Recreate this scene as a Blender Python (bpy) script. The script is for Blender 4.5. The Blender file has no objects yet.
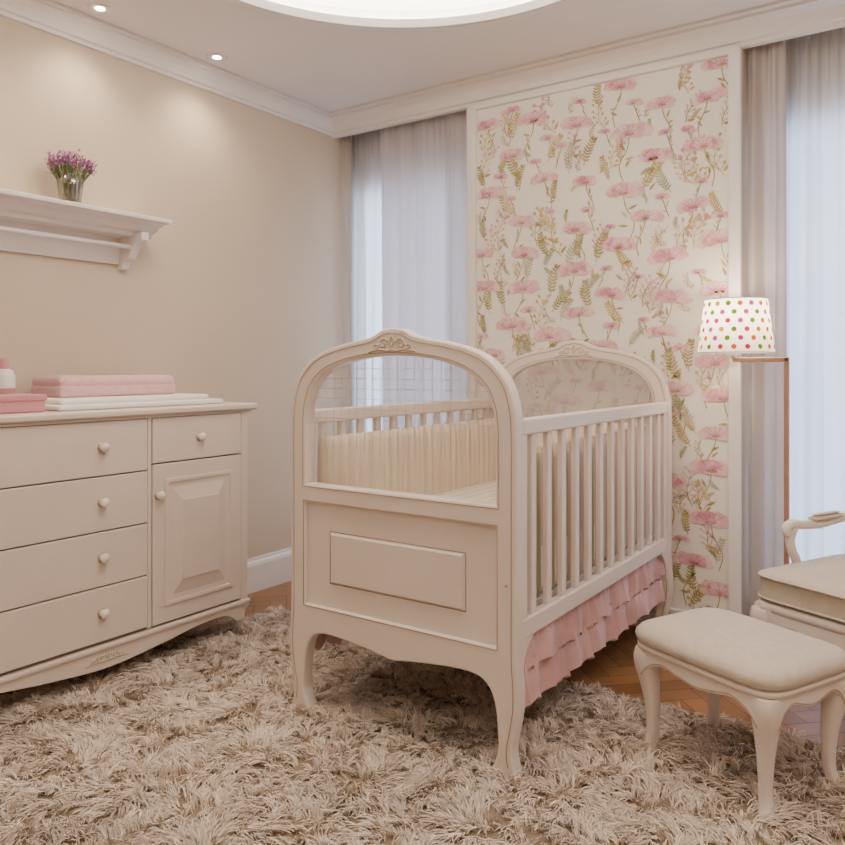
import bpy, bmesh, math, random
import numpy as np
from mathutils import Matrix, Vector
random.seed(7); rng=np.random.default_rng(5)
C=bpy.context.scene.collection
# ---------------------------------------------------------------- materials
def nt(name):
    m=bpy.data.materials.new(name); m.use_nodes=True
    return m,m.node_tree.nodes,m.node_tree.links
def paint(name,col,rough=.45,var=.04,scale=6,bump=0,bscale=60,sheen=0,spec=.4,metal=0):
    m,n,l=nt(name); b=n['Principled BSDF']
    b.inputs['Roughness'].default_value=rough; b.inputs['Metallic'].default_value=metal
    b.inputs['Specular IOR Level'].default_value=spec
    if sheen: b.inputs['Sheen Weight'].default_value=sheen
    tc=n.new('ShaderNodeTexCoord'); t=n.new('ShaderNodeTexNoise'); t.inputs['Scale'].default_value=scale; t.inputs['Detail'].default_value=4
    l.new(tc.outputs['Object'],t.inputs['Vector'])
    r=n.new('ShaderNodeValToRGB'); r.color_ramp.elements[0].position=.3; r.color_ramp.elements[1].position=.7
    r.color_ramp.elements[0].color=(*[c*(1-var) for c in col],1); r.color_ramp.elements[1].color=(*[min(1,c*(1+var)) for c in col],1)
    l.new(t.outputs['Fac'],r.inputs['Fac']); l.new(r.outputs['Color'],b.inputs['Base Color'])
    if bump:
        t2=n.new('ShaderNodeTexNoise'); t2.inputs['Scale'].default_value=bscale; l.new(tc.outputs['Object'],t2.inputs['Vector'])
        bp=n.new('ShaderNodeBump'); bp.inputs['Strength'].default_value=bump; bp.inputs['Distance'].default_value=.01
        l.new(t2.outputs['Fac'],bp.inputs['Height']); l.new(bp.outputs['Normal'],b.inputs['Normal'])
    return m
def cloth_trans(name,col,fac,tcol=None):
    m,n,l=nt(name); n.remove(n['Principled BSDF']); o=n['Material Output']
    d=n.new('ShaderNodeBsdfDiffuse'); t=n.new('ShaderNodeBsdfTranslucent'); mx=n.new('ShaderNodeMixShader')
    tc=n.new('ShaderNodeTexCoord'); no=n.new('ShaderNodeTexNoise'); no.inputs['Scale'].default_value=40
    mp=n.new('ShaderNodeMapping'); mp.inputs['Scale'].default_value=(1,1,.1)
    l.new(tc.outputs['Object'],mp.inputs['Vector']); l.new(mp.outputs[0],no.inputs['Vector'])
    r=n.new('ShaderNodeValToRGB'); r.color_ramp.elements[0].color=(*[c*.93 for c in col],1); r.color_ramp.elements[1].color=(*col,1)
    l.new(no.outputs['Fac'],r.inputs['Fac']); l.new(r.outputs['Color'],d.inputs['Color'])
    t.inputs['Color'].default_value=(*(tcol or col),1)
    mx.inputs[0].default_value=fac; l.new(d.outputs[0],mx.inputs[1]); l.new(t.outputs[0],mx.inputs[2]); l.new(mx.outputs[0],o.inputs[0])
    return m
def emit(name,col,s):
    m,n,l=nt(name); b=n['Principled BSDF']; b.inputs['Base Color'].default_value=(*col,1)
    b.inputs['Emission Color'].default_value=(*col,1); b.inputs['Emission Strength'].default_value=s; return m
def attr_mat(name,rough=.6,spec=.3,grain=None,sheen=0,trans=0):
    m,n,l=nt(name); b=n['Principled BSDF']; b.inputs['Roughness'].default_value=rough; b.inputs['Specular IOR Level'].default_value=spec
    a=n.new('ShaderNodeAttribute'); a.attribute_name='Col'; src=a.outputs['Color']
    if grain:
        tc=n.new('ShaderNodeTexCoord'); no=n.new('ShaderNodeTexNoise'); no.inputs['Scale'].default_value=grain; no.inputs['Detail'].default_value=6
        l.new(tc.outputs['Object'],no.inputs['Vector'])
        r=n.new('ShaderNodeValToRGB'); r.color_ramp.elements[0].color=(.7,.7,.7,1); r.color_ramp.elements[1].color=(1,1,1,1)
        l.new(no.outputs['Fac'],r.inputs['Fac'])
        mx=n.new('ShaderNodeMix'); mx.data_type='RGBA'; mx.blend_type='MULTIPLY'; mx.inputs[0].default_value=1
        l.new(src,mx.inputs[6]); l.new(r.outputs['Color'],mx.inputs[7]); src=mx.outputs[2]
    l.new(src,b.inputs['Base Color'])
    if sheen: b.inputs['Sheen Weight'].default_value=sheen
    return m
def stripes(name,cols,scale,axis=1,rough=.8):
    m,n,l=nt(name); b=n['Principled BSDF']; b.inputs['Roughness'].default_value=rough
    tc=n.new('ShaderNodeTexCoord'); s=n.new('ShaderNodeSeparateXYZ'); l.new(tc.outputs['Object'],s.inputs[0])
    ad=n.new('ShaderNodeMath'); ad.operation='ADD'; l.new(s.outputs[0],ad.inputs[0]); l.new(s.outputs[1],ad.inputs[1])
    mu=n.new('ShaderNodeMath'); mu.operation='MULTIPLY'; mu.inputs[1].default_value=scale; l.new(ad.outputs[0],mu.inputs[0])
    fr=n.new('ShaderNodeMath'); fr.operation='FRACT'; l.new(mu.outputs[0],fr.inputs[0])
    r=n.new('ShaderNodeValToRGB'); r.color_ramp.interpolation='CONSTANT'
    while len(r.color_ramp.elements)<len(cols): r.color_ramp.elements.new(.5)
    for i,c in enumerate(cols):
        r.color_ramp.elements[i].position=i/len(cols); r.color_ramp.elements[i].color=(*c,1)
    l.new(fr.outputs[0],r.inputs['Fac']); l.new(r.outputs['Color'],b.inputs['Base Color']); return m
def plaid(name):
    m,n,l=nt(name); b=n['Principled BSDF']; b.inputs['Roughness'].default_value=.85
    tc=n.new('ShaderNodeTexCoord'); s=n.new('ShaderNodeSeparateXYZ'); l.new(tc.outputs['Object'],s.inputs[0]); outs=[]
    for k in (0,1):
        mu=n.new('ShaderNodeMath'); mu.operation='MULTIPLY'; mu.inputs[1].default_value=18; l.new(s.outputs[k],mu.inputs[0])
        fr=n.new('ShaderNodeMath'); fr.operation='FRACT'; l.new(mu.outputs[0],fr.inputs[0])
        g=n.new('ShaderNodeMath'); g.operation='LESS_THAN'; g.inputs[1].default_value=.16; l.new(fr.outputs[0],g.inputs[0]); outs.append(g)
    a=n.new('ShaderNodeMath'); a.operation='ADD'; l.new(outs[0].outputs[0],a.inputs[0]); l.new(outs[1].outputs[0],a.inputs[1])
    r=n.new('ShaderNodeValToRGB'); r.color_ramp.elements[0].color=(.80,.74,.64,1); r.color_ramp.elements[1].color=(.38,.30,.14,1)
    d=n.new('ShaderNodeMath'); d.operation='MULTIPLY'; d.inputs[1].default_value=.5; l.new(a.outputs[0],d.inputs[0])
    l.new(d.outputs[0],r.inputs['Fac']); l.new(r.outputs['Color'],b.inputs['Base Color']); return m
def glassy(name,fac=.12,rough=.05,tint=(1,1,1),haze=0):
    m,n,l=nt(name); n.remove(n['Principled BSDF']); o=n['Material Output']
    t=n.new('ShaderNodeBsdfTransparent'); t.inputs[0].default_value=(*tint,1); g=n.new('ShaderNodeBsdfGlossy'); g.inputs['Roughness'].default_value=rough
    mx=n.new('ShaderNodeMixShader'); mx.inputs[0].default_value=fac
    l.new(t.outputs[0],mx.inputs[1]); l.new(g.outputs[0],mx.inputs[2]); out=mx
    if haze:
        d=n.new('ShaderNodeBsdfDiffuse'); d.inputs[0].default_value=(.9,.86,.82,1); m2=n.new('ShaderNodeMixShader'); m2.inputs[0].default_value=haze
        l.new(mx.outputs[0],m2.inputs[1]); l.new(d.outputs[0],m2.inputs[2]); out=m2
    l.new(out.outputs[0],o.inputs[0]); return m

M_wall=paint('wall_paint',(.635,.535,.415),.8,.02,2,.05,200,spec=.2)
M_ceil=paint('ceiling_paint',(.80,.765,.75),.85,.01,2,spec=.2)
M_trim=paint('trim_white',(.84,.80,.775),.45,.015)
M_wood=paint('cream_lacquer',(.765,.68,.61),.36,.025,5)
M_dres=paint('dresser_lacquer',(.70,.61,.54),.4,.025,5)
M_glaze=paint('tan_glaze',(.38,.27,.19),.5,.1)
M_gap=paint('shadow_gap_wood',(.22,.16,.12),.7)
M_knob=paint('ceramic_knob',(.85,.80,.74),.06,.02,spec=1)
M_pink=paint('pink_satin',(.66,.41,.405),.42,.14,9,.15,30,sheen=.2)
M_pinkb=paint('pink_blanket',(.75,.45,.48),.85,.06,30,.4,180,sheen=.3)
M_white=paint('white_towel',(.86,.82,.78),.9,.03,30,.4,200)
M_box=paint('pink_box',(.56,.25,.29),.4,.06)
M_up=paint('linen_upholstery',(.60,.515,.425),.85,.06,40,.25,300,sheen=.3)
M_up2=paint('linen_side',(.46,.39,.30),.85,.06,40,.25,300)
M_cop=paint('copper_pole',(.58,.36,.27),.3,.05,metal=.7)
M_sheer=cloth_trans('sheer_curtain',(.80,.77,.76),.5,(.84,.87,.93))
M_drape=cloth_trans('linen_drape',(.66,.585,.53),.30,(.72,.67,.68))
M_drape2=cloth_trans('linen_drape_light',(.73,.66,.61),.45,(.82,.78,.80))
M_shade=cloth_trans('shade_fabric',(.93,.88,.82),.5)
M_bump=stripes('bumper_stripe',[(.70,.58,.45),(.75,.64,.51),(.69,.57,.43),(.72,.58,.48),(.74,.63,.49),(.62,.55,.38)],9)
M_bump2=stripes('bumper_ribbon',[(.60,.44,.37),(.53,.36,.31),(.44,.42,.24),(.60,.46,.37),(.53,.31,.29),(.48,.38,.29)],10)
M_plaid=plaid('plaid_sheet')
M_pane=glassy('acrylic_pane',.12,.04)
M_pane2=glassy('acrylic_pane_hazy',.12,.06,(1,1,1),.18)
M_vase=glassy('vase_glass',.22,.05,(.80,.80,.72))
M_led=emit('led_strip',(1,.93,.82),75)
M_spot=emit('downlight_bulb',(1,.85,.65),60)
M_stem=paint('stem_green',(.16,.22,.07),.6,.15)
# ---------------------------------------------------------------- helpers
def group(name,loc=(0,0,0),rz=0,local=False):
    e=bpy.data.objects.new(name,None); C.objects.link(e); e.location=loc; e.rotation_euler=(0,0,rz); e.empty_display_size=.1
    e['loc']=0 if local else 1
    return e
def par(o,p):
    if p is not None:
        o.parent=p
        if p.get('loc')==1: o.matrix_parent_inverse=Matrix.Translation(-Vector(p.location))
    return o
def mk(name,verts,faces,mat,p=None,smooth=False,recalc=False):
    me=bpy.data.meshes.new(name); me.from_pydata([tuple(v) for v in verts],[],faces); 
    if recalc:
        bm=bmesh.new(); bm.from_mesh(me); bmesh.ops.recalc_face_normals(bm,faces=bm.faces); bm.to_mesh(me); bm.free()
    if smooth: me.polygons.foreach_set('use_smooth',[True]*len(me.polygons))
    for m in (mat if isinstance(mat,list) else [mat]): me.materials.append(m)
    o=bpy.data.objects.new(name,me); C.objects.link(o); return par(o,p)
def box(name,a,b,mat,p=None,bev=.003,seg=2):
    x0,y0,z0=[min(a[i],b[i]) for i in range(3)]; x1,y1,z1=[max(a[i],b[i]) for i in range(3)]
    v=[(x0,y0,z0),(x1,y0,z0),(x1,y1,z0),(x0,y1,z0),(x0,y0,z1),(x1,y0,z1),(x1,y1,z1),(x0,y1,z1)]
    f=[(0,3,2,1),(4,5,6,7),(0,1,5,4),(1,2,6,5),(2,3,7,6),(3,0,4,7)]
    o=mk(name,v,f,mat,p)
    if bev:
        m=o.modifiers.new('b','BEVEL'); m.width=bev; m.segments=seg; m.limit_method='ANGLE'
    return o
def smooth_pts(pts,n=6,closed=False):
    P=[np.array(p,float) for p in pts]; N=len(P); out=[]
    rngi=range(N if closed else N-1)
    for i in rngi:
        if closed: a,b,c,d=P[(i-1)%N],P[i],P[(i+1)%N],P[(i+2)%N]
        else: a,b,c,d=P[max(i-1,0)],P[i],P[i+1],P[min(i+2,N-1)]
        for k in range(n):
            t=k/n; out.append(.5*((2*b)+(-a+c)*t+(2*a-5*b+4*c-d)*t*t+(-a+3*b-3*c+d)*t**3))
    if not closed: out.append(P[-1])
    return out
def curve_to_obj(cu,name,mat,p,smooth=True,fn=None):
    o=bpy.data.objects.new('tmp',cu); C.objects.link(o)
    dg=bpy.context.evaluated_depsgraph_get(); me=bpy.data.meshes.new_from_object(o.evaluated_get(dg)); 
    bpy.data.objects.remove(o); me.name=name
    if fn:
        for v in me.vertices: v.co=fn(v.co)
    bm=bmesh.new(); bm.from_mesh(me); bmesh.ops.remove_doubles(bm,verts=bm.verts,dist=1e-5); bmesh.ops.recalc_face_normals(bm,faces=bm.faces); bm.to_mesh(me); bm.free()
    me.materials.clear(); me.materials.append(mat)
    me.polygons.foreach_set('use_smooth',[smooth]*len(me.polygons))
    ob=bpy.data.objects.new(name,me); C.objects.link(ob); return par(ob,p)
def shape(name,loops,thick,mat,p=None,plane='xz',at=0,bev=.004):
    cu=bpy.data.curves.new(name,'CURVE'); cu.dimensions='2D'; cu.fill_mode='BOTH'
    cu.extrude=max(thick/2-bev,.0001); cu.bevel_depth=bev; cu.bevel_resolution=1; cu.offset=-bev
    for lp in loops:
        s=cu.splines.new('POLY'); s.points.add(len(lp)-1); s.use_cyclic_u=True
        for i,q in enumerate(lp): s.points[i].co=(q[0],q[1],0,1)
    fn={'xz':lambda c:Vector((c.x,c.z+at,c.y)),'yz':lambda c:Vector((c.z+at,c.x,c.y)),'xy':lambda c:Vector((c.x,c.y,c.z+at))}[plane]
    return curve_to_obj(cu,name,mat,p,False,fn)
def tube(name,paths,r,mat,p=None,res=3,radii=None):
    cu=bpy.data.curves.new(name,'CURVE'); cu.dimensions='3D'; cu.bevel_depth=r; cu.bevel_resolution=res; cu.use_fill_caps=True
    for k,pts in enumerate(paths):
        s=cu.splines.new('POLY'); s.points.add(len(pts)-1)
        for i,q in enumerate(pts):
            s.points[i].co=(q[0],q[1],q[2],1)
            if radii: s.points[i].radius=radii[i] if not isinstance(radii[0],(list,tuple)) else radii[k][i]
    return curve_to_obj(cu,name,mat,p,True)
def lathe(name,prof,loc,mat,p=None,n=24,axis='z'):
    v=[];f=[]
    for r,z in prof:
        for i in range(n):
            a=2*math.pi*i/n
            q=(r*math.cos(a),r*math.sin(a),z) if axis=='z' else (z,r*math.cos(a),r*math.sin(a))
            v.append((loc[0]+q[0],loc[1]+q[1],loc[2]+q[2]))
    for j in range(len(prof)-1):
        for i in range(n):
            f.append((j*n+i,j*n+(i+1)%n,(j+1)*n+(i+1)%n,(j+1)*n+i))
    return mk(name,v,f,mat,p,True,True)
def puff(name,c,sx,sy,prof,mat,p=None,e=5,n=64):
    v=[];f=[]
    for s,z in prof:
        ax=sx/2-s; ay=sy/2-s
        for i in range(n):
            a=2*math.pi*i/n; ca,sa=math.cos(a),math.sin(a)
            v.append((c[0]+max(ax,0)*math.copysign(abs(ca)**(2/e),ca),c[1]+max(ay,0)*math.copysign(abs(sa)**(2/e),sa),z))
    for j in range(len(prof)-1):
        for i in range(n): f.append((j*n+i,j*n+(i+1)%n,(j+1)*n+(i+1)%n,(j+1)*n+i))
    f.append(tuple(range(n))[::-1]); f.append(tuple((len(prof)-1)*n+i for i in range(n)))
    return mk(name,v,f,mat,p,True,True)
def cush(name,c,sx,sy,z0,z1,mat,p=None,e=6,crown=.25):
    h=z1-z0; m=min(sx,sy)/2
    pr=[(.02,z0),(.004,z0+.12*h),(0,z0+.35*h),(.002,z0+(.5)*h),(.012,z0+(.68)*h),(.035,z0+.80*h),(m*.35,z0+.93*h),(m*.65,z0+.985*h),(m*.97,z1)]
    return puff(name,c,sx,sy,pr,mat,p,e)
def loft(name,rings,mat,p=None,n=12,e=3.2):
    v=[];f=[]
    for x,y,z,hx,hy in rings:
        for i in range(n):
            a=2*math.pi*(i+.5)/n; ca,sa=math.cos(a),math.sin(a)
            v.append((x+hx*math.copysign(abs(ca)**(2/e),ca),y+hy*math.copysign(abs(sa)**(2/e),sa),z))
    for j in range(len(rings)-1):
        for i in range(n): f.append((j*n+i,j*n+(i+1)%n,(j+1)*n+(i+1)%n,(j+1)*n+i))
    f.append(tuple(range(n))[::-1]); f.append(tuple((len(rings)-1)*n+i for i in range(n)))
    return mk(name,v,f,mat,p,True,True)
def cab_leg(name,x,y,sx,sy,h,s,mat,p):
    pts=[(0,.004,.018),(.03,.005,.0185),(.08,.0,.016),(.2,-.006,.015),(.42,-.006,.0175),(.62,-.002,.023),(.8,.004,.030),(.92,.004,.034),(1,.0,.034)]
    P=smooth_pts([(a,b,c) for a,b,c in pts],4)
    return loft(name,[(x+sx*q[1]*s,y+sy*q[1]*s,q[0]*h,q[2]*s,q[2]*s) for q in P],mat,p)
def spiral(cx,cz,r0,turns,a0,dirn,n=26):
    return [(cx+r0*(1-.8*t)*math.cos(a0+dirn*turns*2*math.pi*t),cz+r0*(1-.8*t)*math.sin(a0+dirn*turns*2*math.pi*t)) for t in np.linspace(0,1,n)]
def carving(name,w,to3,r,mat,p):
    L=[]
    for s in (1,-1):
        L.append([to3(s*x,z) for x,z in spiral(w*.22,.0,w*.12,1.2,math.pi*.9,-1)])
        L.append([to3(s*x,z) for x,z in spiral(w*.42,-.006,w*.08,1.1,math.pi*.8,1)])
        L.append([to3(s*x,z) for x,z in smooth_pts([(.0,-w*.12),(w*.12,-w*.15),(w*.3,-w*.12),(w*.46,-w*.14),(w*.62,-w*.17)],5)])
        L.append([to3(s*x,z) for x,z in smooth_pts([(0,-w*.05),(w*.05,w*.06),(0,w*.16)],6)])
    return tube(name,L,r,mat,p,2)
def extr(name,prof,axis,a,b,base,sgn,mat):
    v=[];n=len(prof)
    for t in (a,b):
        for o,z in prof:
            v.append((base+sgn*o,t,z) if axis=='y' else (t,base+sgn*o,z))
    f=[(i,(i+1)%n,n+(i+1)%n,n+i) for i in range(n)]+[tuple(range(n)),tuple(range(n,2*n))]
    return mk(name,v,f,mat,None,False,True)
# ---------------------------------------------------------------- room
XL,YB,ZC=-2.85,3.25,2.46
XR,YF=1.6,-1.3; YW=3.44
box('wall_left',(XL-.1,YF-.1,0),(XL,YW+.1,2.6),M_wall,bev=0)
box('wall_right',(XR,YF-.1,0),(XR+.1,YW+.1,2.6),M_wall,bev=0)
box('wall_front',(XL,YF-.1,0),(XR,YF,2.6),M_wall,bev=0)
wins=[(-2.81,-2.04),(-.66,1.2)]; WT=2.12
rect=lambda x0,z0,x1,z1:[(x0,z0),(x1,z0),(x1,z1),(x0,z1)]
shape('wall_back',[rect(XL,0,XR,2.6)]+[rect(a,.15,b,WT) for a,b in wins],.1,M_wall,None,'xz',YW+.05,0.0001)
box('wall_pier',(-1.972,YB,0),(-.71,YW,ZC),M_wall,bev=0)
cc=(-1.336,1.785); R=.885
circ=[(cc[0]+R*math.cos(a),cc[1]+R*math.sin(a)) for a in np.linspace(0,2*math.pi,120,endpoint=False)]
shape('ceiling',[rect(XL-.1,YF-.1,XR+.1,YW+.1),circ],.035,M_ceil,None,'xy',ZC+.0175,.002)
g=group('cove_ceiling_light',(cc[0],cc[1],ZC+.1))
n=96;v=[];f=[]
for r,z in ((R+.12,ZC+.034),(R+.12,ZC+.12),(R+.08,ZC+.14)):
    for i in range(n):
        a=2*math.pi*i/n; v.append((cc[0]+r*math.cos(a),cc[1]+r*math.sin(a),z))
for j in range(2):
    for i in range(n): f.append((j*n+i,j*n+(i+1)%n,(j+1)*n+(i+1)%n,(j+1)*n+i))
f.append(tuple(2*n+i for i in range(n)))
mk('cove_recess',v,f,M_ceil,g,False)
bpy.ops.mesh.primitive_torus_add(major_radius=R+.065,minor_radius=.009,major_segments=96,minor_segments=8,location=(cc[0],cc[1],ZC+.048))
o=bpy.context.object; o.name='led_strip'; o.data.materials.append(M_led); par(o,g)
lathe('cove_lip',[(R+.002,-.004),(R+.022,-.004),(R+.03,0),(R+.03,.004),(R+.002,.004)],(cc[0],cc[1],ZC-.002),M_trim,g,96)
prof=[(0,2.37),(.012,2.37),(.014,2.383),(.026,2.387),(.03,2.402),(.042,2.42),(.058,2.432),(.072,2.436),(.074,2.446),(.086,2.448),(.086,ZC),(0,ZC)]
extr('trim_1',prof,'y',YF,YB,XL,1,M_trim)
prof2=[(-.02,2.365),(.012,2.365),(.014,2.38),(.030,2.382),(.036,2.402),(.052,2.422),(.075,2.434),(.100,2.436),(.102,2.447),(.125,2.449),(.125,ZC),(-.02,ZC)]
extr('trim_2',prof2,'x',XL,XR,YB,-1,M_trim)
bp=[(0,0),(.018,0),(.018,.13),(.014,.145),(.008,.152),(.006,.165),(0,.165)]
extr('baseboard_left',bp,'y',YF,YW,XL,1,M_trim)
extr('baseboard_back',[(0,0),(.02,0),(.02,.06),(.012,.075),(0,.08)],'x',-1.972,-.71,YB,-1,M_trim)
# wood floor herringbone
bm=bmesh.new(); cl=bm.loops.layers.float_color.new('Col')
w=.075;nn=6;Lp=w*nn;ang=math.radians(45);ca,sa=math.cos(ang),math.sin(ang);gp=.0012
for j in range(-70,90):
    for m_ in range(-9,10):
        ox=j*w+m_*2*Lp-.6; oy=j*w
        for (x0,y0,x1,y1) in ((ox,oy,ox+Lp,oy+w),(ox-w,oy,ox,oy+Lp)):
            mx,my=(x0+x1)/2,(y0+y1)/2; cx=mx*ca-my*sa-.6; cy=mx*sa+my*ca+.0
            if cx<XL-.3 or cx>XR+.3 or cy<YF-.3 or cy>YW+.3: continue
            q=[(x0+gp,y0+gp),(x1-gp,y0+gp),(x1-gp,y1-gp),(x0+gp,y1-gp)]
            fc=bm.faces.new([bm.verts.new((a*ca-b*sa-.6,a*sa+b*ca,0)) for a,b in q])
            k=random.uniform(.75,1.25); col=(.34*k,.165*k,.065*k,1)
            for lo in fc.loops: lo[cl]=col
for co,no in (((XL,0,0),(-1,0,0)),((XR,0,0),(1,0,0)),((0,YF,0),(0,-1,0)),((0,YW,0),(0,1,0))):
    bmesh.ops.bisect_plane(bm,geom=bm.verts[:]+bm.edges[:]+bm.faces[:],plane_co=co,plane_no=no,clear_outer=True)
me=bpy.data.meshes.new('floor'); bm.to_mesh(me); bm.free(); me.materials.append(attr_mat('parquet',.35,.4,25))
fl=bpy.data.objects.new('floor',me); C.objects.link(fl)
box('floor_base',(XL,YF,-.05),(XR,YW,-.001),paint('subfloor',(.10,.055,.03),.7),bev=0)
# windows
for k,(a,b) in enumerate(wins):
    g=group('window_%d'%(k+1),((a+b)/2,YW+.05,1.2)); Y=YW+.05
    shape('frame',[rect(a,.15,b,WT),rect(a+.05,.2,(a+b)/2-.025,WT-.05),rect((a+b)/2+.025,.2,b-.05,WT-.05)],.05,M_trim,g,'xz',Y,.004)
    box('pane',(a+.04,Y-.003,.19),(b-.04,Y+.003,WT-.04),glassy('window_glass',.08,.02),g,0)
    ld=bpy.data.lights.new('daylight','AREA'); ld.shape='RECTANGLE'; ld.size=b-a; ld.size_y=WT-.15; ld.color=(.62,.76,1); ld.energy=(36,60)[k]
    lo=bpy.data.objects.new('daylight',ld); C.objects.link(lo); lo.location=((a+b)/2,YW+.14,(WT+.15)/2); lo.rotation_euler=(math.radians(-90),0,0); par(lo,g)
# curtains
def curtain(name,x0,x1,y,z0,z1,mat,p,pleat=.075,amp=.028,ph=0):
    nx=int((x1-x0)/.005)+2; nz=28; v=[];f=[]
    for j in range(nz+1):
        t=j/nz; z=z1+(z0-z1)*t
        for i in range(nx+1):
            x=x0+(x1-x0)*i/nx
            A=amp*(.7+.4*t); w_=2*math.pi*x/pleat+ph+1.3*math.sin(x*11+ph)+.5*t*math.sin(x*19+ph)
            top=math.exp(-t*9)
            yy=A*math.sin(w_)*(.8+.3*math.sin(x*27+ph))*(1-.5*top)+.012*top*math.sin(2*math.pi*x/.035)+.006*math.sin(2.7*w_+t*2)*t
            v.append((min(max(x+.008*math.sin(2*w_)*t,x0),x1),y+yy,z))
    for j in range(nz):
        for i in range(nx): q=j*(nx+1)+i; f.append((q,q+1,q+nx+2,q+nx+1))
    return mk(name,v,f,mat,p,True)
g=group('window_curtains',(-2.4,3.33,1.2))
curtain('sheer',-2.84,-1.98,3.395,.02,2.44,M_sheer,g,.11,.015)
curtain('drape_a',-2.84,-2.77,3.325,.02,2.44,M_drape,g,.09,.018,1)
curtain('drape_b',-2.56,-1.98,3.315,.02,2.44,M_drape2,g,.145,.034,2)
g=group('window_curtains',(.2,3.33,1.2))
curtain('sheer',-.70,1.4,3.395,.02,2.44,M_sheer,g,.11,.015,1)
curtain('drape_a',-.70,-.56,3.315,.02,2.44,M_drape,g,.11,.028,.5)
curtain('drape_b',.25,1.4,3.315,.02,2.44,M_drape2,g,.14,.028,1)
# downlights
for k,yy in enumerate((.03,.595,1.16,1.725,2.29)):
    g=group('recessed_downlight',(-2.68,yy,ZC))
    lathe('ring',[(.018,-.002),(.03,-.006),(.042,-.004),(.044,0)],(-2.68,yy,ZC),M_trim,g)
    lathe('bulb',[(.0005,-.003),(.018,-.003),(.02,0)],(-2.68,yy,ZC),M_spot,g)
    ld=bpy.data.lights.new('spot','SPOT'); ld.energy=13; ld.color=(1,.84,.64); ld.spot_size=math.radians(125); ld.spot_blend=.9; ld.shadow_soft_size=.04
    lo=bpy.data.objects.new('spot',ld); C.objects.link(lo); lo.location=(-2.68,yy,ZC-.03); par(lo,g)
for xy,s,e in (((.1,-.1),1.1,27),((.6,1.7),.7,20)):  # fill lamps added on the ceiling out of view, to brighten the room
    g=group('added_fill_panel',(xy[0],xy[1],ZC))
    box('fill_housing',(xy[0]-s/2-.03,xy[1]-s/2-.03,ZC-.02),(xy[0]+s/2+.03,xy[1]+s/2+.03,ZC),M_trim,g)
    ld=bpy.data.lights.new('panel','AREA'); ld.size=s; ld.energy=e; ld.color=(1,.85,.71)
    lo=bpy.data.objects.new('panel',ld); C.objects.link(lo); lo.location=(xy[0],xy[1],ZC-.025); par(lo,g)
ld=bpy.data.lights.new('cove_fill_light','AREA'); ld.shape='DISK'; ld.size=.8; ld.energy=26; ld.color=(1,.87,.72)  # extra disk lamp added above the cove opening for more overall light
lo=bpy.data.objects.new('cove_fill_light',ld); C.objects.link(lo); lo.location=(cc[0],cc[1]-.2,ZC+.13); par(lo,bpy.data.objects['cove_ceiling_light'])
# ---------------------------------------------------------------- wallpaper panel
wp=group('floral_wallpaper_panel',(-1.34,YB,1.2))
U0,U1,V0,V1=-1.925,-.755,.08,2.345
box('paper',(U0,YB-.004,V0),(U1,YB,V1),paint('wallpaper_cream',(.88,.84,.77),.8,.03,3),wp,0)
shape('frame',[rect(-1.972,.08,-.71,2.372),rect(-1.922,.1,-.757,2.342)],.024,M_trim,wp,'xz',YB-.012,.004)
def wc(name,c1,c2): 
    m,n_,l=nt(name); b=n_['Principled BSDF']; b.inputs['Roughness'].default_value=.85
    tc=n_.new('ShaderNodeTexCoord'); t=n_.new('ShaderNodeTexNoise'); t.inputs['Scale'].default_value=26; t.inputs['Detail'].default_value=3
    l.new(tc.outputs['Object'],t.inputs['Vector']); r=n_.new('ShaderNodeValToRGB'); r.color_ramp.elements[0].position=.38; r.color_ramp.elements[1].position=.62
    r.color_ramp.elements[0].color=(*c1,1); r.color_ramp.elements[1].color=(*c2,1); l.new(t.outputs['Fac'],r.inputs['Fac']); l.new(r.outputs['Color'],b.inputs['Base Color']); return m
WM=[wc('petal_light',(.76,.44,.47),(.84,.65,.63)),wc('petal_mid',(.64,.27,.34),(.78,.50,.52)),wc('petal_deep',(.42,.12,.20),(.60,.26,.33)),
    wc('leaf_olive',(.32,.27,.09),(.50,.43,.19)),wc('leaf_gold',(.52,.39,.14),(.66,.53,.28)),wc('leaf_sage',(.36,.37,.23),(.54,.53,.37)),wc('bud_grey',(.42,.33,.30),(.6,.5,.45))]
WV=[];WF=[];WI=[]; lay=[0]
def poly(pts,mi,depth):
    lay[0]=(lay[0]+1)%7
    y=YB-.0045-depth*.0006-lay[0]*.00006; b=len(WV)
    cx=sum(p[0] for p in pts)/len(pts); cz=sum(p[1] for p in pts)/len(pts)
    cl_=lambda p:(min(max(p[0],U0+.005),U1-.005),y,min(max(p[1],V0+.01),V1-.005))
    WV.append(cl_((cx,cz))); WV.extend(cl_(p) for p in pts)
    for i in range(len(pts)): WF.append((b,b+1+i,b+1+(i+1)%len(pts))); WI.append(mi)
def ell(cx,cz,a,b,rot,mi,depth,wob=0,n=12):
    ph=random.random()*6
    poly([(cx+(a*math.cos(t)*math.cos(rot)-b*math.sin(t)*math.sin(rot))*(1+wob*math.sin(5*t+ph)),cz+(a*math.cos(t)*math.sin(rot)+b*math.sin(t)*math.cos(rot))*(1+wob*math.sin(4*t+ph))) for t in np.linspace(0,2*math.pi,n,endpoint=False)],mi,depth)
def leaf(x,z,L,w,rot,mi,depth):
    pts=[]
    for s in (1,-1):
        for t in (np.linspace(0,1,6)[:-1] if s==1 else np.linspace(1,0,6)[:-1]):
            a=L*t; b=s*w*math.sin(math.pi*t**.8); pts.append((x+a*math.cos(rot)-b*math.sin(rot),z+a*math.sin(rot)+b*math.cos(rot)))
    poly(pts,mi,depth)
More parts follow.
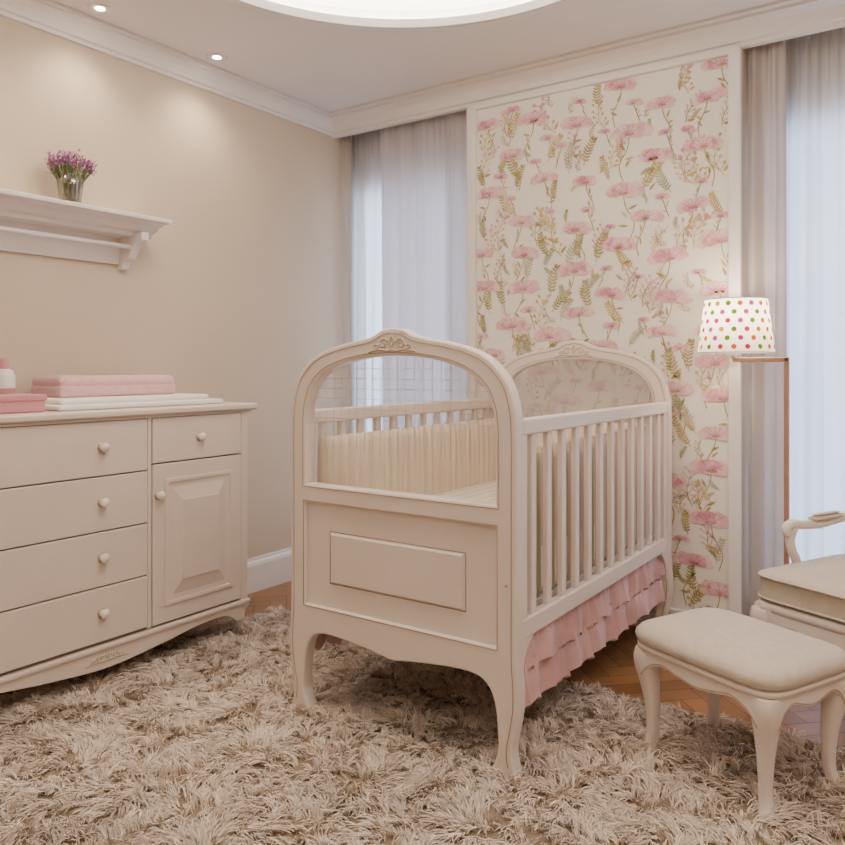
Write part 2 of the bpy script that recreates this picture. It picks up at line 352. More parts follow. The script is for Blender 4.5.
def ribbon(pts,w,mi,depth=1):
    P=smooth_pts(pts,5); 
    for i in range(len(P)-1):
        d=P[i+1]-P[i]; L=np.hypot(*d)+1e-9; nrm=np.array((-d[1],d[0]))/L*w
        poly([tuple(P[i]+nrm),tuple(P[i+1]+nrm),tuple(P[i+1]-nrm),tuple(P[i]-nrm)],mi,depth)
    return P
def poppy(x,z,s,fl):
    tilt=random.uniform(-.3,.3)
    ribbon([(x,z),(x+.01*fl,z-.5*s),(x+.04*fl*s/.1,z-1.1*s),(x+.03*fl,z-1.7*s)],.0022,3)
    for q in range(3): leaf(x+.02*fl,z-(.6+.3*q)*s,.38*s,.05*s,random.uniform(0,math.pi),3+q%2,2)
    w_=random.uniform(.8,1.1); r_=random.uniform(-.18,.18)
    for a,r,mi in ((-.85,.5,0),(.85,.5,0),(-.4,.38,1),(.45,.38,random.choice((0,1))),(0,.34,0)):
        ell(x+math.sin(a+tilt)*r*s*1.15*w_,z+math.cos(a)*r*s*.42+r_*math.sin(a)*s*.4,.38*s*w_,.23*s,-a*.55+r_,mi,3+abs(1-abs(a)),.12,16)
    ell(x-.1*s,z+.02*s,.34*s,.12*s,.15,1,5,.12,16)
    if random.random()<.5: ell(x+.15*s,z-.05*s,.36*s,.10*s,-.2,0,5.1,.12,16)
    ell(x,z,.20*s,.06*s,0,2,5.5,.1); ell(x,z-.02*s,.08*s,.05*s,0,3,6)
    for a in (-.9,-.5,-.1,.3,.8): ribbon([(x,z),(x+math.sin(a)*.6*s,z+math.cos(a)*.34*s)],.0009,2,5.8)
def fern(x,z,s,rot,mi):
    P=ribbon([(x,z),(x+.5*s*math.cos(rot+.15),z+.5*s*math.sin(rot+.15)),(x+s*math.cos(rot),z+s*math.sin(rot))],.0018,mi)
    for i in range(2,len(P)):
        k=1-abs(i/len(P)-.45)
        for sd in (1,-1): leaf(P[i][0],P[i][1],.26*s*k,.036*s,rot+sd*.95,mi,2)
def sprig(x,z,s,rot,mi,bud):
    P=ribbon([(x,z),(x+.5*s*math.cos(rot+.3),z+.5*s*math.sin(rot+.3)),(x+s*math.cos(rot),z+s*math.sin(rot))],.0018,mi)
    for i in range(2,len(P),2):
        for sd in (1,-1):
            a=rot+sd*.7; L=.26*s; ribbon([tuple(P[i]),(P[i][0]+L*math.cos(a),P[i][1]+L*math.sin(a))],.0013,mi)
            ell(P[i][0]+L*math.cos(a),P[i][1]+L*math.sin(a),.06*s,.05*s,a,bud,3)
    leaf(x+.1*s*math.cos(rot),z+.1*s*math.sin(rot),.3*s,.05*s,rot-1,mi,2)
    ell(P[-1][0],P[-1][1],.08*s,.06*s,rot,bud,3,.1)
pl=[]
def place(rad,tries,fn_,mx=999):
    k=0
    for _ in range(tries):
        if k>=mx: break
        x,z=random.uniform(U0+.02,U1-.02),random.uniform(V0+.03,V1-.03)
        if all(((x-a)*.85)**2+((z-b)*1.2)**2>(rad+c)**2 for a,b,c in pl):
            pl.append((x,z,rad)); fn_(x,z); k+=1
place(.078,3000,lambda x,z:poppy(x,z,random.uniform(.088,.120),random.choice((-1,1))))
pl=[(a,b,c*.78) for a,b,c in pl]
place(.036,1500,lambda x,z:poppy(x,z,random.uniform(.038,.056),random.choice((-1,1))),45)
place(.019,5000,lambda x,z:(fern(x,z-.04,random.uniform(.09,.14),random.uniform(.8,2.3),random.choice((3,3,4,5))) if random.random()<.5 else sprig(x,z-.05,random.uniform(.10,.15),random.uniform(.9,2.2),random.choice((3,4,4)),random.choice((0,4,1)))),150)
pl=[(a,b,c*.75) for a,b,c in pl]
place(.016,3000,lambda x,z:random.choice((lambda:fern(x,z-.02,.055,random.uniform(.3,2.8),random.choice((3,4,5))),lambda:sprig(x,z-.02,.06,random.uniform(.6,2.5),random.choice((4,5)),random.choice((0,1,4,6)))))(),90)
o=mk('flowers',WV,WF,WM,wp); o.data.polygons.foreach_set('material_index',WI)
# ---------------------------------------------------------------- crib
CX=-1.3655; Y0,Y1=1.84,3.14
crib=group('baby_crib',(CX,2.49,0))
right=[(0,1.215),(.04,1.209),(.075,1.192),(.12,1.182),(.2,1.168),(.28,1.145),(.335,1.112),(.378,1.062),(.400,1.0),(.408,.92),(.408,.7),(.408,.5),(.408,.33),(.413,.25),(.412,.19),(.402,.13),(.393,.08),(.40,.035),(.418,.002)]
rin=[(.325,.002),(.338,.035),(.352,.08),(.350,.14),(.343,.195),(.325,.238),(.29,.262),(.22,.266),(.1,.255),(0,.240)]
R1=smooth_pts(right,5); R2=smooth_pts(rin,5)
half=[tuple(q) for q in R1]+[tuple(q) for q in R2]
outline=[(CX+x,z) for x,z in half]+[(CX-x,z) for x,z in half[::-1][1:-1]]
IW=.345
whr=smooth_pts([(0,1.134),(.09,1.129),(.18,1.114),(.26,1.085),(.312,1.040),(.338,.98),(IW,.92)],5)+[np.array((IW,.73))]
whole=[(CX+x,z) for x,z in whr]+[(CX-x,z) for x,z in whr[::-1][:-1]]
def offset_pts(pl,d):
    out=[]
    for i in range(len(pl)):
        a=np.array(pl[max(i-1,0)]);b=np.array(pl[min(i+1,len(pl)-1)]); t=b-a; t/=np.hypot(*t)+1e-9
        out.append((pl[i][0]+t[1]*d,pl[i][1]-t[0]*d))
    return out
M_carv=paint('carving_tone',(.56,.46,.36),.5)
for Y,sg,nm in ((Y0,-1,'footboard'),(Y1,1,'headboard')):
    shape(nm,[outline,whole,rect(CX-IW,.35,CX+IW,.672)],.046,M_wood,crib,'xz',Y+.0,.006)
    box(nm+'_panel',(CX-IW-.003,Y-.010,.347),(CX+IW+.003,Y+.010,.675),M_wood,crib,0)
    for s2 in (sg,):
        fs=Y+s2*.010
        a,b,c,d=CX-.248,CX+.243,.427,.585
        v=[(a,fs,c),(b,fs,c),(b,fs,d),(a,fs,d)]+[(a+.007,fs+s2*.009,c+.007),(b-.007,fs+s2*.009,c+.007),(b-.007,fs+s2*.009,d-.007),(a+.007,fs+s2*.009,d-.007)]
        mk(nm+'_field',v,[(0,1,5,4),(1,2,6,5),(2,3,7,6),(3,0,4,7),(4,5,6,7)],M_wood,crib,False,True)
    fy=Y+sg*.0232
    def lp(pts,close=True):
        return [(x,fy,z) for x,z in pts]+([(pts[0][0],fy,pts[0][1])] if close else [])
    e=.009
    wo=[(CX+(x-CX)*1.0+math.copysign(e,x-CX)*1.0,z+(e if z>.8 else -e)) for x,z in whole]
    hf=[tuple(q) for q in R1[:-6]]; off=offset_pts(hf,.015)
    ol=[(CX+x,z) for x,z in off]; orr=[(CX-x,z) for x,z in off if x>0.003]
    tube(nm+'_glaze',[lp(wo),lp(rect(CX-IW-.006,.344,CX+IW+.006,.678)),lp(ol,False),lp(orr,False)],.0015,M_glaze,crib,1)
    fz=fs+sg*.0005
    tube(nm+'_glaze_field',[[(x,fz,z) for x,z in rect(a-.002,c-.002,b+.002,d+.002)]+[(a-.002,fz,c-.002)]],.0014,M_glaze,crib,1)
    carving(nm+'_carving',.14,lambda x,z:(CX+x,fy,1.168+z),.0030,M_carv,crib)
    fy2=Y-sg*.0232
    tube(nm+'_glaze_inner',[[(x,fy2,z) for x,z in ol],[(x,fy2,z) for x,z in orr],[(x,fy2,z) for x,z in wo]+[(wo[0][0],fy2,wo[0][1])]],.0015,M_glaze,crib,1)
    carving(nm+'_carving_inner',.14,lambda x,z:(CX+x,fy2,1.168+z),.0030,M_carv,crib)
    shape(nm+'_pane',[[(CX+(x-CX)*1.01,z+(.003 if z>.8 else -.003)) for x,z in whole]],.006,M_pane if sg<0 else M_pane2,crib,'xz',Y,.001)
    bpy.ops.mesh.primitive_uv_sphere_add(segments=8,ring_count=6,radius=.004,location=(CX+.378,fy,.52)); o=bpy.context.object; o.name=nm+'_screw'; o.data.materials.append(M_glaze); par(o,crib)
th=[]
for x in np.arange(-.31,.33,.031):
    zt=np.interp(abs(x),[0,.09,.18,.26,.312,.338],[1.134,1.129,1.114,1.085,1.04,.97]); th.append([(CX+x,Y0+.004,.84),(CX+x,Y0+.004,zt)])
for z in np.arange(.94,1.12,.031):
    xm=np.interp(z,[.92,.98,1.04,1.085,1.114,1.129,1.134],[.345,.338,.312,.26,.18,.09,.02]); th.append([(CX-xm,Y0+.004,z),(CX+xm,Y0+.004,z)])
tube('pane_grid',th,.0009,M_wood,crib,1)
for sx,nm in ((1,'side_right'),(-1,'side_left')):
    X=CX+sx*.388
    box(nm+'_top_rail',(X-.017,Y0+.022,.915),(X+.017,Y1-.022,.960),M_wood,crib,.007,3)
    box(nm+'_bottom_rail',(X-.015,Y0+.022,.365),(X+.015,Y1-.022,.42),M_wood,crib,.006,3)
    for yy in (Y0+.04,Y1-.04): box(nm+'_stile',(X-.013,yy-.017,.40),(X+.013,yy+.017,.93),M_wood,crib,.004)
    for i in range(12):
        yy=Y0+.105+i*(Y1-Y0-.21)/11
        box(nm+'_slat_%d'%i,(X-.009,yy-.0145,.41),(X+.009,yy+.0145,.925),M_wood,crib,.004)
    for yy,s in ((Y0+.02,1),(Y1-.02,-1)):
        br=smooth_pts([(yy,.22),(yy+s*.006,.26),(yy+s*.02,.31),(yy+s*.05,.347),(yy+s*.08,.367)],5)
        shape(nm+'_bracket',[[(yy,.37)]+[tuple(q) for q in br]],.026,M_wood,crib,'yz',X,.003)
    xs=X
    for tier,(zt,zb,fl_) in enumerate(((.385,.262,.012),(.285,.168,.020))):
        v=[];f=[];ny=420;nz=12
        for j in range(nz+1):
            t=j/nz
            for i in range(ny+1):
                y=Y0+.04+(Y1-Y0-.08)*i/ny; ph=y*2*math.pi/.078+2.3*math.sin(y*11+tier*2)+1.5*math.sin(y*29+tier)
                fine=.0035*math.sin(y*2*math.pi/.024+2*math.sin(y*41))*math.exp(-3*t)
                v.append((xs+sx*(-.010+fl_*t*.7+fine+(.002+.017*t**.8)*math.sin(ph+.5*t)*(.65+.35*math.sin(y*37+2*t))),y+.009*math.cos(ph)*t,zt+(zb-zt)*t+.009*t*math.sin(ph+1)))
        for j in range(nz):
            for i in range(ny): q=j*(ny+1)+i; f.append((q,q+1,q+ny+2,q+ny+1))
        mk(nm+'_skirt_%d'%tier,v,f,M_pink,crib,True)
box('mattress_base',(CX-.360,Y0+.03,.40),(CX+.360,Y1-.03,.43),M_wood,crib)
box('mattress',(CX-.357,Y0+.03,.43),(CX+.357,Y1-.03,.60),M_plaid,crib,.03,4)
def bumper(name,p0,p1,nrm,z0,z1,th_,mat):
    p0=np.array(p0);p1=np.array(p1);d=p1-p0;L=np.hypot(*d);N=int(L/.006);v=[];f=[];prof=[(-.5,.0),(-.5,.5),(-.46,.9),(-.2,1),(.2,1),(.46,.9),(.5,.5),(.5,0)]
    nrm=np.array(nrm)
    for i in range(N+1):
        t=i/N; c=p0+d*t
        for a,h in prof:
            g_=1+.22*math.sin(t*L*2*math.pi/.04+1.5*math.sin(t*L*14))*(1 if abs(a)>.3 else .3)
            q=c+nrm*a*th_*g_; v.append((q[0],q[1],z0+(z1-z0)*h+.003*math.sin(t*L*180)))
    n_=len(prof)
    for i in range(N):
        for k in range(n_-1): f.append((i*n_+k,i*n_+k+1,(i+1)*n_+k+1,(i+1)*n_+k))
    f.append(tuple(range(n_))); f.append(tuple(N*n_+k for k in range(n_)))
    return mk(name,v,f,mat,crib,True,True)
bumper('bumper_left',(CX-.34,Y0+.05),(CX-.34,Y1-.05),(1,0),.55,.87,.04,M_bump)
bumper('bumper_right',(CX+.34,Y0+.05),(CX+.34,Y1-.05),(1,0),.44,.865,.04,M_bump2)
bumper('bumper_head',(CX-.325,Y1-.055),(CX+.325,Y1-.055),(0,1),.55,.87,.04,M_bump)
# ---------------------------------------------------------------- dresser
dr=group('dresser',(-2.63,1.57,0)); FX=-2.41; DY0,DY1=.93,2.21
box('body',(XL+.025,DY0+.01,.15),(FX,DY1-.01,.925),M_dres,dr,.003)
box('top',(XL+.022,DY0-.03,.928),(FX+.035,DY1+.035,.952),M_dres,dr,.007,3)
box('top_mould',(XL+.025,DY0-.01,.916),(FX+.018,DY1+.015,.928),M_dres,dr,.004)
box('gap_back',(FX-.002,DY0+.035,.155),(FX+.002,DY1-.04,.915),M_gap,dr,0)
def front(nm,y0,y1,z0,z1):
    box(nm,(FX,y0,z0),(FX+.017,y1,z1),M_dres,dr,.004,3)
dz=.1875
for i in range(4): front('drawer_%d'%i,.97,1.729,.916-dz*(i+1)+.0022,.916-dz*i-.0022)
front('small_drawer',1.751,2.169,.751,.914); front('door',1.751,2.169,.164,.746)
box('rail_mid',(FX,1.732,.16),(FX+.013,1.748,.916),M_dres,dr,.002)
box('stile_r',(FX-.01,2.173,.14),(FX+.014,2.208,.918),M_dres,dr,.004)
box('stile_l',(FX-.01,.932,.14),(FX+.014,.967,.918),M_dres,dr,.004)
fx=FX+.017
shape('door_bead',[rect(1.80,.225,2.12,.69),rect(1.815,.24,2.105,.675)],.01,M_dres,dr,'yz',fx,.002)
a,b,c,d=1.835,2.085,.26,.655
v=[(fx,a,c),(fx,b,c),(fx,b,d),(fx,a,d),(fx+.010,a+.04,c+.05),(fx+.010,b-.04,c+.05),(fx+.010,b-.04,d-.05),(fx+.010,a+.04,d-.05)]
mk('door_panel',v,[(0,1,5,4),(1,2,6,5),(2,3,7,6),(3,0,4,7),(4,5,6,7)],M_dres,dr,False,True)
box('door_panel_field',(fx+.006,a+.038,c+.048),(fx+.013,b-.038,d-.048),M_dres,dr,.003)
kp=[(.0005,0),(.012,0),(.012,.003),(.007,.005),(.007,.009),(.013,.011),(.0165,.015),(.0165,.019),(.012,.023),(.0005,.025)]
M_ring=paint('knob_ring',(.45,.34,.24),.3,metal=.5)
def knob(y,z):
    lathe('knob_ring',[(.0155,-.001),(.0180,0),(.0180,.002),(.011,.003)],(fx,y,z),M_ring,dr,18,'x'); lathe('knob',kp,(fx,y,z),M_knob,dr,18,'x')
for i in range(4):
    for yy in (1.13,1.55): knob(yy,.916-dz*(i+.5)+.006)
knob(1.96,.835); knob(1.775,.635)
box('base_mould',(XL+.025,DY0-.005,.138),(FX+.024,DY1+.005,.156),M_dres,dr,.006,3)
ap=smooth_pts([(DY0+.06,.075),(DY0+.12,.112),(DY0+.25,.112),(1.35,.09),(1.57,.072),(1.79,.09),(DY1-.25,.112),(DY1-.12,.112),(DY1-.06,.075)],6)
shape('apron_front',[[tuple(q) for q in ap]+[(DY1-.02,.075),(DY1-.02,.14),(DY0+.02,.14),(DY0+.02,.075)]],.02,M_dres,dr,'yz',FX+.006,.003)
for yy in (DY0+.012,DY1-.012):
    shape('apron_side',[rect(XL+.06,.10,FX-.02,.14)],.018,M_dres,dr,'xz',yy,.002)
for yy,s in ((DY0+.025,-1),(DY1-.025,1)):
    for xx,t in ((FX-.02,1),(XL+.06,0)):
        rg=[(.0,.004,.016),(.02,.004,.017),(.05,.0,.017),(.09,.002,.022),(.125,.008,.030),(.142,.008,.031)]
        loft('foot',[(xx+t*q[1],yy+s*q[1]*.6,q[0],q[2],q[2]) for q in smooth_pts(rg,4)],M_dres,dr)
carving('carving',.10,lambda x,z:(FX+.017,1.57+x*1.3,.112+z*.8),.0022,M_carv,dr)
def slab(name,x0,x1,y0,y1,z0,z1,mat,p,r=None):
    return box(name,(x0,y0,z0),(x1,y1,z1),mat,p,r or (z1-z0)*.48,4)
g=group('white_changing_mat',(-2.64,1.76,.952))
slab('mat_lower',-2.81,-2.45,1.43,2.13,.953,.972,M_white,g,.008); slab('mat_upper',-2.80,-2.49,1.46,2.09,.968,.991,M_white,g,.011)
g=group('folded_pink_blanket',(-2.68,1.75,.99))
slab('fold_lower',-2.80,-2.588,1.52,2.005,.991,1.036,M_pinkb,g,.014); slab('fold_upper',-2.80,-2.590,1.522,2.003,1.022,1.068,M_pinkb,g,.021)
g=group('pink_keepsake_box',(-2.5,1.22,.952))
box('box',(-2.60,1.06,.953),(-2.47,1.395,.992),M_box,g,.004); box('lid',(-2.604,1.056,.990),(-2.466,1.40,1.010),M_box,g,.004)
g=group('lotion_bottle',(-2.68,1.33,.952))
lathe('bottle',[(.0005,0),(.034,0),(.037,.006),(.037,.115),(.03,.135),(.016,.142),(.016,.148)],(-2.68,1.365,.953),paint('bottle_white',(.88,.84,.8),.25),g)
lathe('cap',[(.019,.140),(.019,.17),(.014,.176),(.0005,.177)],(-2.68,1.365,.953),M_box,g)
lathe('label',[(.0375,.03),(.0375,.075)],(-2.68,1.365,.953),M_box,g)
# ---------------------------------------------------------------- shelf
sh=group('wall_shelf',(-2.75,1.3,1.6))
SY0,SY1=.55,2.03
box('top_board',(XL,SY0,1.683),(-2.645,SY1,1.70),M_trim,sh,.004)
extr_p=[(0,1.63),(.10,1.63),(.105,1.643),(.13,1.65),(.15,1.668),(.175,1.674),(.18,1.684),(0,1.684)]
n=len(extr_p); v=[]
for t in (SY0+.02,SY1-.025):
    for o_,z_ in extr_p: v.append((XL+o_,t,z_))
mk('cornice',v,[(i,(i+1)%n,n+(i+1)%n,n+i) for i in range(n)]+[tuple(range(n)),tuple(range(n,2*n))],M_trim,sh,False,True)
box('back_board',(XL,SY0+.05,1.52),(XL+.016,SY1-.10,1.64),M_trim,sh,.003)
br=[(XL,1.64),(XL+.165,1.64)]+[tuple(q) for q in smooth_pts([(XL+.165,1.61),(XL+.145,1.598),(XL+.12,1.6),(XL+.10,1.575),(XL+.075,1.54),(XL+.045,1.53),(XL+.03,1.505),(XL,1.50)],5)]
for yy in (SY0+.12,SY1-.10): shape('bracket',[br],.034,M_trim,sh,'xz',yy,.004)
tube('rail',[[(XL+.09,SY0+.1,1.585),(XL+.09,SY1-.1,1.585)]],.009,M_trim,sh)
g=group('flower_vase',(-2.75,1.647,1.70)); VX,VY,VZ=-2.735,1.640,1.70
lathe('vase',[(.0005,.002),(.033,.002),(.036,.006),(.038,.02),(.044,.07),(.051,.115),(.049,.115),(.042,.07),(.035,.022),(.0005,.018)],(VX,VY,VZ),M_vase,g,28)
st=[];V=[];F=[];I=[]
for i in range(90):
    a=random.random()*6.283; rr=math.sqrt(random.random())
    top=np.array((VX+rr*.070*math.cos(a),VY+rr*.082*math.sin(a),VZ+.150+.03*(1-rr)+random.uniform(-.018,.02)))
    bot=np.array((VX+rr*.026*math.cos(a),VY+rr*.026*math.sin(a),VZ+.022)); mid=(top+bot)/2; mid[:2]=(VX+rr*.038*math.cos(a),VY+rr*.038*math.sin(a))
    st.append([tuple(bot),tuple(mid),tuple(top)])
    for k in range(14):
        c=top+np.array((random.gauss(0,.005),random.gauss(0,.005),random.uniform(-.026,.02)))
        d=np.array((random.gauss(0,.7),random.gauss(0,.7),random.uniform(.6,1.8))); d/=np.linalg.norm(d); s_=random.uniform(.010,.020)
        u=np.cross(d,(.3,.5,.8)); u/=np.linalg.norm(u)+1e-9; b=len(V)
        V+= [tuple(c),tuple(c+d*s_*.5+u*.003),tuple(c+d*s_),tuple(c+d*s_*.5-u*.003)]; F.append((b,b+1,b+2,b+3)); I.append(random.choice((0,0,1,1,2,3)) if c[2]>VZ+.125 else random.choice((4,4,0)))
tube('stems',st,.0018,M_stem,g,1)
o=mk('blooms',V,F,[paint('bloom_purple',(.36,.11,.36),.7),paint('bloom_pink',(.62,.20,.44),.7),paint('bloom_dark',(.18,.06,.2),.7),paint('bloom_lilac',(.66,.38,.60),.7),M_stem],g); o.data.polygons.foreach_set('material_index',I)
# ---------------------------------------------------------------- floor lamp
lx,ly=-.688,3.05; g=group('floor_lamp',(-.6,3.05,0))
rb,rt,zb,zt=.135,.110,1.155,1.350
v=[];f=[];n=64
for z,r in ((zb,rb),(zt,rt)):
    for i in range(n): v.append((lx+r*math.cos(2*math.pi*i/n),ly+r*math.sin(2*math.pi*i/n),z))
for i in range(n): f.append((i,(i+1)%n,n+(i+1)%n,n+i))
mk('shade',v,f,M_shade,g,True)
dc=[cloth_trans('dot_%d'%i,c,.30) for i,c in enumerate(((.62,.30,.005),(.55,.03,.10),(.12,.28,.01),(.65,.12,.01),(.5,.06,.26)))]
V=[];F=[];I=[]
for rj in range(6):
    t=(rj+.6)/6.2; z=zb+(zt-zb)*t; r=rb+(rt-rb)*t+.0012
    for k in range(18):
        a=2*math.pi*(k+.5*(rj%2))/18; b=len(V); q=.0095
        ids=[]
        for m_ in range(10):
            th_=2*math.pi*m_/10; aa=a+q*math.cos(th_)/r; zz=z+q*math.sin(th_); r2=rb+(rt-rb)*((zz-zb)/(zt-zb))+.0012
            V.append((lx+r2*math.cos(aa),ly+r2*math.sin(aa),zz)); ids.append(b+m_)
        F.append(tuple(ids)); I.append(random.randrange(5))
o=mk('shade_dots',V,F,dc,g); o.data.polygons.foreach_set('material_index',I)
box('arm',(lx-.01,ly-.009,1.118),(-.505,ly+.009,1.136),M_cop,g,.003)
box('pole',(-.522,ly-.009,.0),(-.504,ly+.009,1.136),M_cop,g,.003)
lathe('base',[(.0005,0),(.12,0),(.12,.014),(.11,.02),(.0005,.021)],(-.55,ly,0.0),M_cop,g,40)
lathe('socket',[(.0005,1.13),(.016,1.13),(.016,1.19),(.0005,1.19)],(lx,ly,0),M_trim,g)
lathe('bulb',[(.0005,1.19),(.018,1.2),(.028,1.235),(.02,1.262),(.0005,1.27)],(lx,ly,0),emit('bulb_glow',(1,.85,.65),8),g)
tube('shade_ring',[[(lx+rb*math.cos(a),ly+rb*math.sin(a),zb) for a in np.linspace(0,6.283,60)],[(lx+rt*math.cos(a),ly+rt*math.sin(a),zt) for a in np.linspace(0,6.283,60)],[(lx-rb,ly,zb),(lx+rb,ly,zb)]],.002,M_trim,g,1)
ld=bpy.data.lights.new('lamp_light','POINT'); ld.energy=6.0; ld.color=(1,.82,.62); ld.shadow_soft_size=.03
lo=bpy.data.objects.new('lamp_light',ld); C.objects.link(lo); lo.location=(lx,ly,1.30); par(lo,g)
# ---------------------------------------------------------------- stool
RZ=math.radians(-25)
st=group('footstool',(-.499,2.228,.004),RZ,True)
LX,LY=.187,.135
for sx in (1,-1):
    for sy in (1,-1): cab_leg('leg',sx*LX,sy*LY,sx,sy,.300,1.0,M_wood,st)
def apron(nm,h0,h1,w_,plane,at,p,dip=.045):
    c=smooth_pts([(-w_,h0-dip),(-w_*.85,h0-.012),(-w_*.6,h0+.006),(-w_*.3,h0-.004),(0,h0-.012),(w_*.3,h0-.004),(w_*.6,h0+.006),(w_*.85,h0-.012),(w_,h0-dip)],5)
    shape(nm,[[tuple(q) for q in c]+[(w_,h1),(-w_,h1)]],.026,M_wood,p,plane,at,.004)
    o_=.0135*(1 if at>0 else -1)
    ln=[(x,at+o_,z+.007) if plane=='xz' else (at+o_,x,z+.007) for x,z in c]
    tube(nm+'_glaze',[ln],.0013,M_glaze,p,1)
for s in (1,-1):
    apron('apron',.267,.315,LX,'xz',s*(LY+.022),st); apron('apron_side',.267,.315,LY,'yz',s*(LX+.022),st)
puff('seat_rail',(0,0),.458,.356,[(.01,.299),(.0,.303),(0,.315),(.006,.319)],M_wood,st,7)
cush('cushion',(0,0),.474,.374,.315,.384,M_up,st,6)
# ---------------------------------------------------------------- armchair
ch=group('armchair',(-.185,2.768,.0),RZ,True)
for sx in (1,-1): 
    cab_leg('front_leg',sx*.255,-.225,sx,-1,.33,1.1,M_wood,ch)
    loft('back_leg',[(sx*.25,.27,0,.018,.018),(sx*.25,.245,.15,.02,.022),(sx*.25,.235,.33,.026,.026),(sx*.25,.25,.5,.022,.024),(sx*.255,.29,.75,.02,.022),(sx*.24,.325,.95,.018,.02)],M_wood,ch)
apron('apron',.285,.345,.255,'xz',-.245,ch); 
for s in (1,-1): apron('apron_side',.29,.345,.24,'yz',s*.275,ch)
apron('apron_back',.29,.345,.25,'xz',.245,ch)
puff('seat_rail',(0,0),.58,.52,[(.01,.325),(.0,.330),(0,.352),(.008,.358)],M_wood,ch,9)
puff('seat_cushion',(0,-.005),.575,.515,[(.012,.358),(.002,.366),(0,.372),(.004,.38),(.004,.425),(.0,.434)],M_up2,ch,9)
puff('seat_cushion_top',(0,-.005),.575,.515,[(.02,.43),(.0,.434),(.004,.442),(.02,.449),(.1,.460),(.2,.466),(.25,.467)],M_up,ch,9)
tube('cushion_piping',[[((.2875)*math.copysign(abs(math.cos(a))**(2/9),math.cos(a)),-.005+.2575*math.copysign(abs(math.sin(a))**(2/9),math.sin(a)),z) for a in np.linspace(0,6.2832,160)] for z in (.370,.437)],.0035,M_up,ch,2)
for s in (1,-1):
    ar=smooth_pts([(s*.255,.27,.585),(s*.262,.18,.575),(s*.268,.08,.565),(s*.268,-.02,.572),(s*.268,-.075,.580),(s*.268,-.105,.568),(s*.267,-.098,.552),(s*.266,-.08,.555)],5)
    tube('arm',[ar],.016,M_wood,ch,3,[1]*(len(ar)-12)+[1-.03*i for i in range(12)])
    ps=smooth_pts([(s*.268,-.06,.568),(s*.268,-.082,.53),(s*.268,-.072,.49),(s*.266,-.05,.45),(s*.262,-.04,.35)],5)
    tube('arm_post',[ps],.015,M_wood,ch,3)
    cush('arm_pad',(s*.264,.11),.045,.17,.580,.601,M_up,ch,4)
bo=smooth_pts([(0,1.02),(.08,1.01),(.16,.985),(.225,.94),(.25,.87),(.25,.7),(.235,.52)],5); 
outl=[tuple(q) for q in bo]+[(-x,z) for x,z in bo[::-1][:-1]]
inn=[(x*.84,.76+(z-.76)*.86) for x,z in outl]
fr=shape('back_frame',[outl,inn],.04,M_wood,ch,'xz',0,.008)
pd=shape('back_pad',[[(x*.86,.76+(z-.76)*.88) for x,z in outl]],.06,M_up,ch,'xz',0,.02)
for o in (fr,pd):
    for vv in o.data.vertices: vv.co.y+= .25+(vv.co.z-.5)*.17
# ---------------------------------------------------------------- shag rug
RX0,RX1,RY0,RY1=-2.56,1.25,.1,2.50
NC=27000; K=10
cx=rng.uniform(RX0+.01,RX1-.01,NC); cy=rng.uniform(RY0+.01,RY1-.01,NC)
def field(x,y,seed,fmin,fmax,n=9):
    r=np.random.default_rng(seed); o=0
    for i in range(n):
        a=r.uniform(0,2*np.pi); k=r.uniform(fmin,fmax); o=o+np.sin(k*(x*np.cos(a)+y*np.sin(a))+r.uniform(0,6.28))
    return o/np.sqrt(n/2)
dx=field(cx,cy,1,10,42)+.6*rng.normal(size=NC)-.1; dy=field(cx,cy,2,10,42)+.6*rng.normal(size=NC)-.4
nl=np.hypot(dx,dy)+1e-6; mag=np.clip(nl,.3,1.5)/1.5; dx/=nl; dy/=nl
Lc=rng.uniform(.036,.062,NC)*(1+.14*field(cx,cy,8,12,30))
Lc=np.clip(Lc,.024,.072)
tone=np.clip(.98+.05*field(cx,cy,3,3,14)+.09*rng.normal(size=NC),.6,1.25)
def rep(a): return np.repeat(a,K)
N=NC*K
ca_=np.arctan2(rep(dy),rep(dx))+rng.normal(0,.40,N); DX=np.cos(ca_);DY=np.sin(ca_)
rx=rep(cx)+rng.normal(0,.005,N); ry=rep(cy)+rng.normal(0,.005,N)
L=rep(Lc)*rng.uniform(.75,1.15,N); Mg=np.clip(rep(mag)*rng.uniform(.7,1.2,N),.2,1)
ts=[0,.35,.7,1.0]; W=rng.uniform(.0011,.0019,N); tw=rng.normal(0,.6,N)
sxv=-DY*np.cos(tw); syv=DX*np.cos(tw); szv=np.sin(tw)
co=np.empty((N,8,3),np.float32)
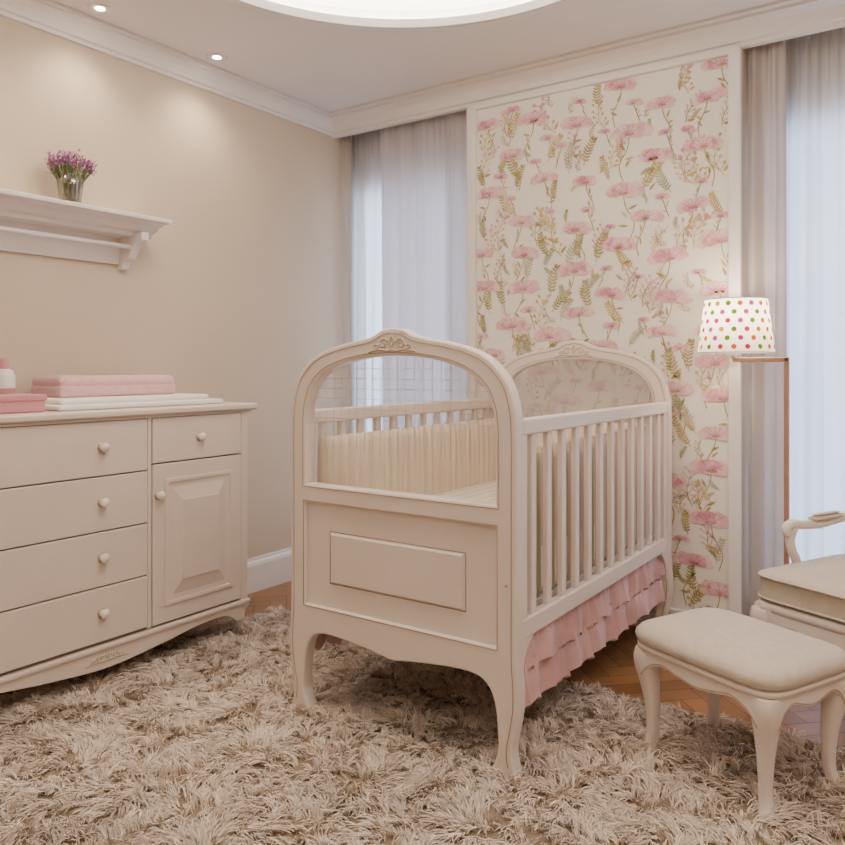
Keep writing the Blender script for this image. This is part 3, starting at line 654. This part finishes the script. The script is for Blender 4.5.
for i,t in enumerate(ts):
    hx=Mg*(.35*t+.6*t*t)*L; hz=L*(1.0*t-(.12+.55*Mg)*t*t)*.80
    px_=np.clip(rx+DX*hx,RX0-.02,RX1+.02);py_=np.clip(ry+DY*hx,RY0-.02,RY1+.03);pz_=np.maximum(.010+hz,.006)
    wd=W*(1.0,1.0,.8,.25)[i]
    for s,sg in ((0,-1),(1,1)):
        co[:,i*2+s,0]=px_+sg*sxv*wd; co[:,i*2+s,1]=py_+sg*syv*wd; co[:,i*2+s,2]=np.maximum(pz_+sg*szv*wd,.004)
base=(np.arange(N)*8)[:,None]
quads=np.stack([base+np.array([0,1,3,2]),base+np.array([2,3,5,4]),base+np.array([4,5,7,6])],1).reshape(-1)
rug=group('shag_rug',((RX0+RX1)/2,(RY0+RY1)/2,0))
me=bpy.data.meshes.new('pile'); nq=N*3
me.vertices.add(N*8); me.vertices.foreach_set('co',co.reshape(-1))
me.loops.add(nq*4); me.loops.foreach_set('vertex_index',quads.astype(np.int32))
me.polygons.add(nq); me.polygons.foreach_set('loop_start',np.arange(nq,dtype=np.int32)*4)
try: me.polygons.foreach_set('loop_total',np.full(nq,4,np.int32))
except Exception: pass
me.update(calc_edges=True)
at=me.color_attributes.new('Col','FLOAT_COLOR','POINT')
tn=np.repeat(rep(tone)*rng.uniform(.85,1.15,N),8); colr=np.ones((N*8,4),np.float32)
colr[:,0]=np.clip(.735*tn,0,.95); colr[:,1]=np.clip(.625*tn,0,.9); colr[:,2]=np.clip(.53*tn,0,.85)
at.data.foreach_set('color',colr.reshape(-1))
me.polygons.foreach_set('use_smooth',np.ones(nq,bool))
me.materials.append(attr_mat('wool_pile',.8,.15,None,.1))
o=bpy.data.objects.new('pile',me); C.objects.link(o); par(o,rug)
box('backing',(RX0,RY0,.001),(RX1,RY1,.012),paint('rug_backing',(.25,.19,.13),.95),rug,.003)
# ---------------------------------------------------------------- world + camera
wd_=bpy.data.worlds.new('world'); bpy.context.scene.world=wd_; wd_.use_nodes=True
wd_.node_tree.nodes['Background'].inputs[0].default_value=(.55,.7,1,1); wd_.node_tree.nodes['Background'].inputs[1].default_value=.6
cam=bpy.data.cameras.new('camera'); co_=bpy.data.objects.new('camera',cam); C.objects.link(co_)
co_.location=(0,0,1.1); co_.rotation_euler=(math.radians(90),0,math.radians(34.67)); cam.lens=33.1; cam.sensor_width=36; cam.shift_y=-.0657; cam.clip_start=.02
bpy.context.scene.camera=co_
